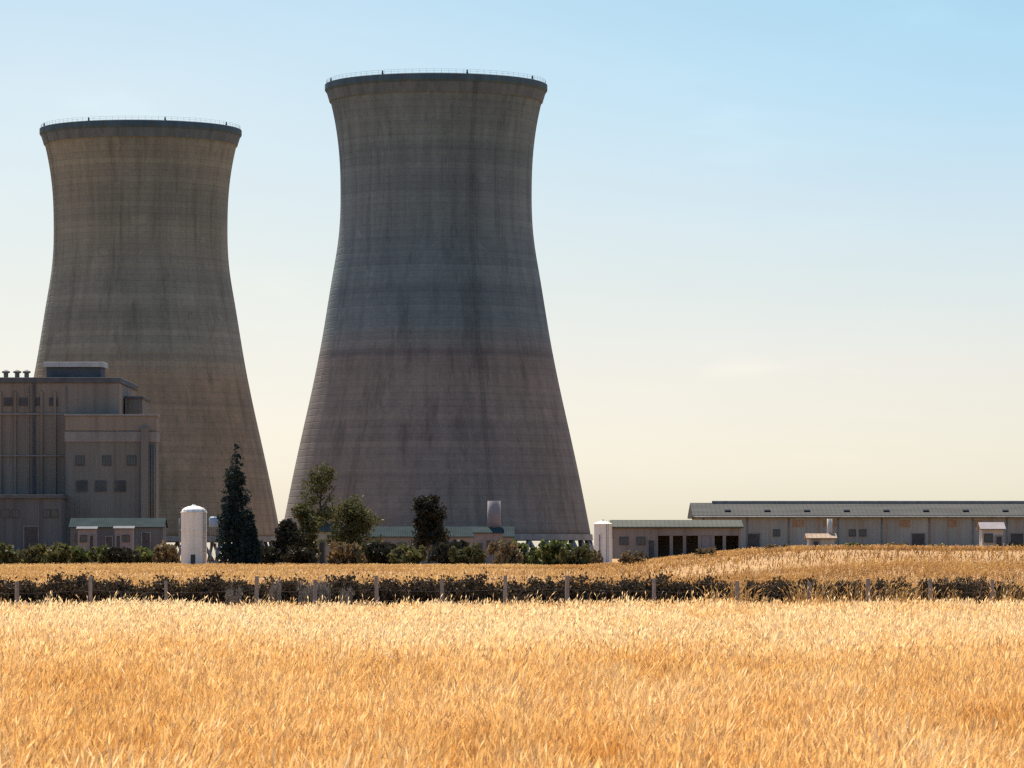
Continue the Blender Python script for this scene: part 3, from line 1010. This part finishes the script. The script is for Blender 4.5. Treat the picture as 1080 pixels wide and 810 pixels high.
def warehouse():
    d = 960.0
    xm = X(925, d)
    gz = T(xm, d) - 0.3
    t = thing('warehouse', 'very long warehouse with a straight dark grey roof and blue-grey walls', 'warehouse', (xm, d, gz))
    lx = lambda px: X(px, d) - xm
    lz = lambda py: Z(py, d) - gz
    ze = lz(546)
    xa, xb = lx(735), lx(1140)
    box('wall', M['wallblue'], t, xa, xb, 0, 26, 0, ze)
    bm = bmesh.new()
    z1 = lz(529.5)
    pts = [(-0.9, ze + 0.004), (26.9, ze + 0.004), (26.9, ze + 0.5), (13, z1), (-0.9, ze + 0.5)]
    A = [bm.verts.new((xa - 1.0, y, z)) for y, z in pts]; B = [bm.verts.new((xb + 1, y, z)) for y, z in pts]
    for i in range(5):
        j = (i + 1) % 5
        bm.faces.new((A[i], A[j], B[j], B[i]))
    bm.faces.new(A[::-1]); bm.faces.new(B)
    r = obj('roof', bm, M['roofgrey'], t)
    obj('ridge_vent', bx(bmesh.new(), xa + 4, xb - 4, 12.2, 13.8, z1 - 0.3, z1 + 0.45, 0.08), M['steel'], r)
    for k in range(9):
        px = 765 + k * 42
        sl = 0.45
        yy = 4.0
        zz = ze + 0.5 + (z1 - ze - 0.5) * (yy + 0.9) / 13.9
        obj('roof_light', bx(bmesh.new(), lx(px), lx(px) + 1.4, yy - 1, yy + 1, zz + 0.02, zz + 0.3), M['steel'], r)
    obj('gutter', tube(bmesh.new(), (xa - 0.8, -1.05, ze + 0.15), (xb + 0.8, -1.05, ze + 0.15), 0.18, seg=8), M['steel'], t)
    # roller doors, windows, rusty panels, downpipes
    for k, px in enumerate((788, 962, 1066)):
        door(t, lx(px), lx(px + 13), 0, 0, lz(563))
    for px in (748, 816, 896, 907, 1040):
        window(t, lx(px), lx(px + 6), 0, lz(565), lz(559), 1)
    for px, w in ((774, 9), (836, 12), (868, 14), (948, 12), (1000, 9), (1028, 8)):
        obj('patch_panel', bx(bmesh.new(), lx(px), lx(px + w), -0.07, 0.03, lz(556), lz(548.5), 0.02), M['rust'], t)
    for px in (742, 788, 832, 884, 930, 980, 1026, 1062, 1100):
        obj('downpipe', tube(bmesh.new(), (lx(px), -0.2, 0), (lx(px), -0.2, ze), 0.12, seg=6), M['steel'], t, True)


warehouse()


# ------------------------------------------------------------------ silo, tanks
def silo():
    d = 850.0
    x0 = X(204.5, d)
    gz = T(x0, d) - 0.1
    t = thing('silo', 'slim white silo with a domed cap beside the dark conifer', 'silo', (x0, d, gz))
    s = d / F
    r = 13.6 * s
    zt = Z(541, d) - gz
    zc = Z(532, d) - gz
    b = lathe(bmesh.new(), [(0, 0.35), (r, 0.35), (r, zt * 0.33), (r + 0.06, zt * 0.33 + 0.03), (r + 0.06, zt * 0.33 + 0.18), (r, zt * 0.33 + 0.21),
                            (r, zt * 0.66), (r + 0.06, zt * 0.66 + 0.03), (r + 0.06, zt * 0.66 + 0.18), (r, zt * 0.66 + 0.21), (r, zt), (0, zt)], 48)
    obj('body', b, M['white'], t, False)
    obj('base', lathe(bmesh.new(), [(0, -0.3), (r + 0.4, -0.3), (r + 0.4, 0.34), (0, 0.34)], 48), M['leg'], t)
    h = zc - zt
    prof = [(r + 0.12, zt + 0.004), (r + 0.12, zt + 0.12)] + [(r * math.cos(a), zt + 0.12 + (h - 0.4) * math.sin(a)) for a in np.linspace(0.05, 1.3, 8)] + [(0.3, zt + h - 0.2), (0.3, zt + h), (0, zt + h)]
    obj('cap', lathe(bmesh.new(), [(0, zt + 0.004)] + prof, 48), M['white'], t, True)
    # ladder with cage and top rail
    lb = bmesh.new()
    az = R(-35)
    u = Vector((math.cos(az), math.sin(az), 0)); v = Vector((-u.y, u.x, 0))
    for sgn in (-.25, .25):
        tube(lb, u * (r + 0.2) + v * sgn + Vector((0, 0, 0.4)), u * (r + 0.2) + v * sgn + Vector((0, 0, zt + 1)), 0.04, seg=5)
    for k in range(int(zt / 0.4)):
        z = 0.5 + k * 0.4
        tube(lb, u * (r + 0.2) - v * .25 + Vector((0, 0, z)), u * (r + 0.2) + v * .25 + Vector((0, 0, z)), 0.03, seg=4)
    obj('ladder', lb, M['darksteel'], t)
    rb = bmesh.new()
    for k in range(16):
        a = 2 * PI * k / 16; a2 = 2 * PI * (k + 1) / 16
        P = Vector((r * math.cos(a), r * math.sin(a), zt + 0.1)); Q = Vector((r * math.cos(a2), r * math.sin(a2), zt + 0.1))
        tube(rb, P, P + Vector((0, 0, 1.0)), 0.03, seg=4)
        tube(rb, P + Vector((0, 0, 1.0)), Q + Vector((0, 0, 1.0)), 0.03, seg=4)
    obj('guard_rail', rb, M['steel'], t)
    obj('outlet_pipe', tube(bmesh.new(), (-r - 0.25, -0.6, 0), (-r - 0.25, -0.6, zt * 0.9), 0.12, seg=8), M['steel'], t, True)
    hb = bx(bmesh.new(), -0.45, 0.45, -r - 0.12, -r + 0.3, 0.4, 2.3, 0.04)
    obj('hatch', hb, M['door'], t)


silo()


def blue_tank():
    d = 845.0
    x0 = X(225, d); gz = T(x0, d) - 0.05
    t = thing('water_tank', 'small faded blue water tank on legs squeezed between silo and conifer', 'tank', (x0, d, gz))
    z0, z1 = Z(556, d) - gz, Z(545, d) - gz
    w = 4.6 * d / F
    obj('body', lathe(bmesh.new(), [(0, z0), (w * .96, z0), (w, z0 + .1), (w, z1 - .3), (w * .6, z1), (0, z1)], 24), M['blue'], t, True)
    for a in (45, 135, 225, 315):
        obj('leg', tube(bmesh.new(), (w * 1.0 * math.cos(R(a)), w * 1.0 * math.sin(R(a)), -0.2), (w * .75 * math.cos(R(a)), w * .75 * math.sin(R(a)), z0 + 0.01), 0.09, seg=6), M['steel'], t)
    br = bmesh.new()
    for a in (45, 135, 225, 315):
        P = Vector((w * math.cos(R(a)), w * math.sin(R(a)), 0)) * 0.9
        Q = Vector((w * math.cos(R(a + 90)), w * math.sin(R(a + 90)), 0)) * 0.82
        tube(br, P + Vector((0, 0, z0 * .25)), Q + Vector((0, 0, z0 * .8)), 0.05, seg=4)
    obj('brace', br, M['steel'], t)


blue_tank()


def white_tank():
    d = 880.0
    x0 = X(636, d); gz = T(x0, d) - 0.1
    t = thing('storage_tank', 'squat white storage tank between the grey tower and the mauve-brown works shed', 'tank', (x0, d, gz))
    r = 9.5 * d / F
    z1 = Z(553, d) - gz
    obj('body', lathe(bmesh.new(), [(0, 0), (r, 0), (r, z1 * .5), (r + .05, z1 * .5 + .02), (r + .05, z1 * .5 + .14), (r, z1 * .5 + .16), (r, z1), (0, z1)], 40), M['white'], t)
    obj('lid', lathe(bmesh.new(), [(0, z1 + .004), (r + .12, z1 + .004), (r + .12, z1 + .1), (r * .5, z1 + .55), (.25, z1 + .75), (.25, z1 + 1.0), (0, z1 + 1.0)], 40), M['white'], t)
    lb = bmesh.new()
    for sgn in (-.22, .22):
        tube(lb, (r * .5 + sgn, -r * .866 - .2, 0.1), (r * .5 + sgn, -r * .866 - .2, z1 + .9), 0.035, seg=4)
    for k in range(int(z1 / .4)):
        tube(lb, (r * .5 - .22, -r * .866 - .2, .3 + k * .4), (r * .5 + .22, -r * .866 - .2, .3 + k * .4), 0.025, seg=4)
    obj('ladder', lb, M['darksteel'], t)
    obj('pipe', tube(bmesh.new(), (-r * .4, -r - .12, 0), (-r * .4, -r - .12, z1 * .75), 0.1, seg=8), M['steel'], t, True)


white_tank()


# ------------------------------------------------------------------ trees
def tree(name, label, px, py_top, d, wpx, kind, seed, cat='tree', group=None, sink=0.15):
    rnd = random.Random(seed)
    x0 = X(px, d); gz = T(x0, d) - sink
    h = Z(py_top, d) - gz
    w = wpx * d / F / 2
    t = thing(name, label, cat, (x0, d, gz), rnd.uniform(0, 6), group)
    if kind == 'conifer':
        cl = []
        nlev = 13
        for i in range(nlev):
            f = i / (nlev - 1)
            z = h * (0.10 + 0.86 * f)
            rr = w * (1.0 - f) ** 0.62 * (0.92 if i % 2 else 1.05) + 0.15
            k = 5 if f < 0.7 else 2
            for j in range(k):
                a = 2 * PI * j / k + i * 0.9 + rnd.uniform(-.3, .3)
                q = rr * rnd.uniform(.35, .62)
                cl.append((q * math.cos(a), q * math.sin(a), z + rnd.uniform(-.03, .03) * h, rr * .52, rr * .52, h * 0.075))
        me = leaves('crown', cl, 12000, 0.36, seed, up=-0.3, aspect=0.3)
        link('crown', me, t, [M['conifer']])
        link('trunk', branch_mesh('trunk', [((0, 0, -0.3), (0, 0, h * .45), w * .16, w * .10), ((0, 0, h * .45), (0, 0, h * .95), w * .10, 0.04)]), t, [M['bark']])
    else:
        cl = []
        nb = 16
        for i in range(nb):
            a = rnd.uniform(0, 2 * PI)
            f = rnd.random()
            z = h * ((0.2 if kind != 'airy' else 0.3) + (0.66 if kind != 'airy' else 0.58) * f)
            q = w * rnd.uniform(.15, .68) * (1.05 - 0.55 * f)
            s = w * rnd.uniform(.30, .5)
            cl.append((q * math.cos(a), q * math.sin(a), z, s, s, min(s * .85, h * .17)))
        cl.append((0, 0, h * 0.86, w * .4, w * .4, h * .12))
        n = {'dark': 7500, 'airy': 4200}.get(kind, 6000)
        me = leaves('crown', cl, n, 0.30 if kind != 'airy' else 0.26, seed)
        link('crown', me, t, [M['dark' if kind == 'dark' else 'olive' if kind in ('olive', 'airy') else 'green']])
        link('trunk', branch_mesh('trunk', limb_set(h, max(.16, h * .022), rnd, 6, w / h * .55)), t, [M['bark']])
    return t


tree('conifer_tree', 'tall near-black conifer with a pointed top next to the white silo', 248, 461, 820, 44, 'conifer', 3)
tree('pine_tree', 'short dark pine leaning on the skirt of the near-black conifer', 263, 536, 815, 26, 'conifer', 31)
tree('broadleaf_tree', 'dense dark round tree standing at the middle of the grey tower', 452, 519, 850, 50, 'dark', 4)
tree('broadleaf_tree', 'tall thin airy brownish tree near the left flank of the grey tower', 340, 486, 875, 60, 'airy', 5)
tree('broadleaf_tree', 'olive tree spreading wide at the foot of the grey tower', 374, 522, 862, 70, 'olive', 6)
tree('broadleaf_tree', 'low dark tree in the gap between the two cooling towers', 303, 548, 840, 44, 'dark', 7)
tree('broadleaf_tree', 'small olive tree by the field hut', 320, 530, 858, 48, 'olive', 8)


# shrubs: a few kinds, copied
def shrub_proto(kind, seed, leaf=0.17, n=1500, flat=0.8):
    rnd = random.Random(seed)
    cl = []
    for i in range(8):
        a = rnd.uniform(0, 2 * PI); q = rnd.uniform(.1, .62)
        s = rnd.uniform(.26, .42)
        cl.append((q * math.cos(a), q * math.sin(a), rnd.uniform(.22, .68) * flat, s, s, s * .72))
    cl = [tuple(v * 2.0 for v in c) for c in cl]
    me = leaves('foliage', cl, n, leaf, seed)
    me.materials.append(M[kind])
    segs = []
    for i in range(6):
        a = 2 * PI * i / 6 + rnd.uniform(-.3, .3)
        segs.append(((0, 0, -.1), (math.cos(a) * .9, math.sin(a) * .9, 1.1), .05, .015))
    st = branch_mesh('stem', segs)
    st.materials.append(M['bark'])
    return me, st


PROTO = {}
for kd in ('olive', 'green', 'dark', 'dry'):
    PROTO[kd] = [shrub_proto(kd, 40 + 7 * i + len(kd)) for i in range(2)]
BRUSH = [shrub_proto('brush', 80 + i, leaf=0.068, n=11000) for i in range(4)]
TANBRUSH = [shrub_proto('brush_tan', 90 + i, leaf=0.068, n=8000) for i in range(3)]


def place_shrub(name, label, px, py_top, d, wpx, protos, k, group, cat='shrub'):
    me, st = protos[k % len(protos)]
    x0 = X(px, d); gz = T(x0, d) - 0.08
    h = Z(py_top, d) - gz
    w = wpx * d / F / 2
    t = thing(name, label, cat, (x0, d, gz), k * 1.7, group)
    f = bpy.data.objects.new('foliage', me); COL.objects.link(f); f.parent = t
    s = bpy.data.objects.new('stem', st); COL.objects.link(s); s.parent = t
    t.scale = (w / 1.75, w / 1.75, h / 1.95)
    return t


ORD = ['first', 'second', 'third', 'fourth', 'fifth', 'sixth', 'seventh', 'eighth', 'ninth', 'tenth', 'eleventh', 'twelfth', 'thirteenth',
       'fourteenth', 'fifteenth', 'sixteenth', 'seventeenth', 'eighteenth', 'nineteenth', 'twentieth', 'twenty-first', 'twenty-second', 'twenty-third', 'twenty-fourth', 'twenty-fifth']

# in front of the plant building, counted from the picture edge towards the silo
row = [(6, 563, 54, 'olive'), (34, 567, 48, 'olive'), (62, 563, 48, 'olive'), (86, 570, 44, 'green'), (108, 567, 42, 'green'),
       (131, 570, 40, 'dark'), (152, 568, 42, 'green'), (174, 564, 40, 'dry')]
KN = {'green': 'green', 'olive': 'olive-brown', 'dark': 'dark', 'dry': 'dry brown'}
for k, (px, top, w, kd) in enumerate(row):
    place_shrub('shrub', f'{KN[kd]} shrub, {ORD[k]} of the row from the annex towards the white silo', px, top, 895 - (k % 3) * 9, w, PROTO[kd], k,
                'shrubs in front of the plant building')
# at the foot of the grey tower, counted from the conifer towards the white tank
row = [(283, 566, 42, 'dark'), (313, 566, 46, 'dark'), (362, 561, 46, 'dry'), (388, 560, 54, 'olive'), (408, 563, 48, 'dark'), (430, 564, 50, 'olive'),
       (474, 560, 50, 'dark'), (493, 565, 46, 'olive'), (534, 558, 46, 'dry'), (554, 560, 52, 'green'), (582, 561, 52, 'green'), (607, 566, 42, 'olive'), (622, 572, 34, 'dry')]
for k, (px, top, w, kd) in enumerate(row):
    place_shrub('shrub', f'{KN[kd]} shrub, {ORD[k]} of the row from the conifer towards the white tank', px, top, 838 - (k % 3) * 9, w, PROTO[kd], k + 1,
                'shrubs at the foot of the grey tower')
# dry bushes on the rise in front of the warehouse
row = [(668, 574, 30, 'dry'), (746, 573, 26, 'dry'), (822, 571, 36, 'dry'), (905, 570, 40, 'olive'), (946, 569, 34, 'dry'), (990, 571, 44, 'dry'), (1068, 567, 30, 'dark')]
for k, (px, top, w, kd) in enumerate(row):
    place_shrub('shrub', f'{KN[kd]} bush on the golden rise, {ORD[k]} counting from the white tank', px, top, 520 + (k % 3) * 14, w, PROTO[kd], k,
                'bushes on the golden rise')

# dark brush along the field edge
rnd = random.Random(12)
xs = [(px, 'brush') for px in range(-22, 690, 32)]
xs += [(704, 'brush'), (728, 'brush'), (756, 'brush'), (786, 'tan'), (812, 'tan'), (838, 'brush'), (868, 'tan'), (893, 'tan'), (918, 'tan'),
       (938, 'brush'), (966, 'brush'), (994, 'tan'), (1018, 'tan'), (1044, 'tan'), (1070, 'brush')]
for k, (px, kd) in enumerate(xs):
    gap = px > 690
    top = (600.5 if not gap else 602) + rnd.uniform(-1.0, 1.5)
    w = rnd.uniform(74, 88) if not gap else rnd.uniform(60, 74)
    place_shrub('brush_bush', f'{"dark brown" if kd == "brush" else "withered tan"} bush behind the fence, number {k + 1} from the silo end', px + rnd.uniform(-5, 5), top, 151.5 + rnd.uniform(-.6, .9), w,
                BRUSH if kd == 'brush' else TANBRUSH, k + rnd.randrange(4), 'brush along the field edge', 'bush')


# ------------------------------------------------------------------ fence and pale rocks at the field edge
def fence():
    d = 147.5
    t = thing('wire_fence', 'wire fence on weathered timber posts along the far edge of the field', 'fence', (0, d, 0))
    rnd = random.Random(4)
    pos = []
    for px in (-62, 18, 96, 176, 270, 332, 398, 467, 532, 598, 690, 778, 853, 916, 982, 1046, 1126):
        x = X(px, d)
        h = rnd.uniform(1.45, 1.7)
        tl = rnd.uniform(-.05, .05)
        b = bmesh.new()
        r = rnd.uniform(.055, .085)
        top = Vector((x + tl, rnd.uniform(-.04, .04), h))
        tube(b, (x, 0, -0.3), top, r * 1.1, r * .9, 9)
        obj('post', b, M['post'], t)
        pos.append((x, tl, h))
    w = bmesh.new()
    for f in (.28, .5, .72, .93):
        for (xa, ta, ha), (xb, tb, hb) in zip(pos[:-1], pos[1:]):
            A = Vector((xa + ta * f, -.08, ha * f)); B = Vector((xb + tb * f, -.08, hb * f)); C = (A + B) / 2 - Vector((0, 0, .03))
            tube(w, A, C, .006, seg=4); tube(w, C, B, .006, seg=4)
    obj('wire', w, M['wire'], t)


fence()


PALE = [shrub_proto('pale', 130 + i, leaf=0.06, n=2600) for i in range(2)]
for k, (px, top, w, lab) in enumerate(((246, 603, 22, 'bleached weed clump at the fence straight below the near-black conifer'),
                                       (290, 592, 20, 'tall bleached weed clump at the fence below the low dark tree between the towers'),
                                       (324, 594, 24, 'bleached weed clump at the fence below the small olive tree'),
                                       (343, 591, 22, 'bleached weed clump at the fence below the field hut'),
                                       (365, 603, 20, 'low bleached weed clump at the fence below the wide olive tree'))):
    place_shrub('weed_clump', lab, px, top, 148.5, w, PALE, k, 'bleached weeds at the fence', 'weeds')

# ------------------------------------------------------------------ light and sky
SUN_EL, SUN_AZ = 54.0, -14.0        # sun high beyond the towers, a little to the left
el, az = R(SUN_EL), R(SUN_AZ)
sd = Vector((math.sin(az) * math.cos(el), math.cos(az) * math.cos(el), math.sin(el)))
ld = bpy.data.lights.new('sun', 'SUN')
ld.energy = 5.0
ld.angle = R(0.53)
ld.color = (1.0, 0.93, 0.82)
lo = bpy.data.objects.new('sun', ld)
COL.objects.link(lo)
lo.rotation_euler = sd.to_track_quat('Z', 'Y').to_euler()
lo.location = (0, 0, 400)

world = bpy.data.worlds.new('World')
scene.world = world
world.use_nodes = True
nt = world.node_tree
nt.nodes.clear()
L = nt.links.new
wo = N(nt, 'ShaderNodeOutputWorld')
bg = N(nt, 'ShaderNodeBackground')
bg.inputs['Strength'].default_value = 0.1
sky = N(nt, 'ShaderNodeTexSky', sky_type='NISHITA')
sky.sun_disc = False
sky.sun_elevation = el
sky.sun_rotation = az
sky.altitude = 60
sky.air_density = 1.0
sky.dust_density = 1.2
sky.ozone_density = 1.0
# summer haze: thicker and paler low down and towards the sun's side, with extra blue added above the view to cool the shaded towers
K = 0.90
HZ_R = [(0.0, (.78, .86, .96)), (.0195, (.750, .80, .91)), (.042, (.690, .678, .775)), (.064, (.615, .640, .715)), (.086, (.556, .614, .696)),
        (.108, (.491, .611, .688)), (.129, (.450, .592, .655)), (.30, (.88, 1.25, 1.48))]
HZ_L = [(0.0, (.80, .86, .99)), (.0195, (.78, .81, .94)), (.042, (.70, .70, .79)), (.064, (.665, .65, .69)), (.108, (.635, .645, .66)),
        (.129, (.585, .63, .65)), (.30, (.88, 1.25, 1.48))]
tc = N(nt, 'ShaderNodeTexCoord')
sx = N(nt, 'ShaderNodeSeparateXYZ')
L(tc.outputs['Generated'], sx.inputs[0])
zm = N(nt, 'ShaderNodeMath', operation='MULTIPLY')
zm.inputs[1].default_value = 3.0
L(sx.outputs['Z'], zm.inputs[0])
rr_ = ramp(nt, [(p * 3, tuple(c * K for c in col)) for p, col in HZ_R])
rl_ = ramp(nt, [(p * 3, tuple(c * K for c in col)) for p, col in HZ_L])
L(zm.outputs[0], rr_.inputs[0])
L(zm.outputs[0], rl_.inputs[0])
xr = N(nt, 'ShaderNodeMapRange', interpolation_type='SMOOTHSTEP')
xr.inputs['From Min'].default_value = -0.13
xr.inputs['From Max'].default_value = 0.13
L(sx.outputs['X'], xr.inputs['Value'])
hm = N(nt, 'ShaderNodeMix', data_type='RGBA')
L(xr.outputs[0], hm.inputs[0])
L(rl_.outputs[0], hm.inputs[6])
L(rr_.outputs[0], hm.inputs[7])
# very thin high cloud
mp = N(nt, 'ShaderNodeMapping')
mp.inputs['Scale'].default_value = (14, 14, 55)
L(tc.outputs['Generated'], mp.inputs['Vector'])
cn = N(nt, 'ShaderNodeTexNoise')
cn.inputs['Scale'].default_value = 1.0
cn.inputs['Detail'].default_value = 6
L(mp.outputs[0], cn.inputs['Vector'])
cr = ramp(nt, [(0.40, (.985, .985, .99)), (0.62, (1.0, 1.0, 1.0)), (0.8, (1.10, 1.075, 1.05))])
L(cn.outputs['Fac'], cr.inputs[0])
m1 = N(nt, 'ShaderNodeMix', data_type='RGBA', blend_type='MULTIPLY')
m1.inputs[0].default_value = 1
L(sky.outputs[0], m1.inputs[6])
L(hm.outputs[2], m1.inputs[7])
m2 = N(nt, 'ShaderNodeMix', data_type='RGBA', blend_type='MULTIPLY')
m2.inputs[0].default_value = 1
L(m1.outputs[2], m2.inputs[6])
L(cr.outputs[0], m2.inputs[7])
L(m2.outputs[2], bg.inputs['Color'])
L(bg.outputs[0], wo.inputs['Surface'])

scene.view_settings.view_transform = 'Standard'
scene.view_settings.look = 'None'
scene.view_settings.exposure = 0.9
scene.view_settings.gamma = 1
scene.cycles.use_denoising = False
scene.cycles.max_bounces = 8
scene.cycles.transparent_max_bounces = 8
scene.cycles.filter_width = 1.4
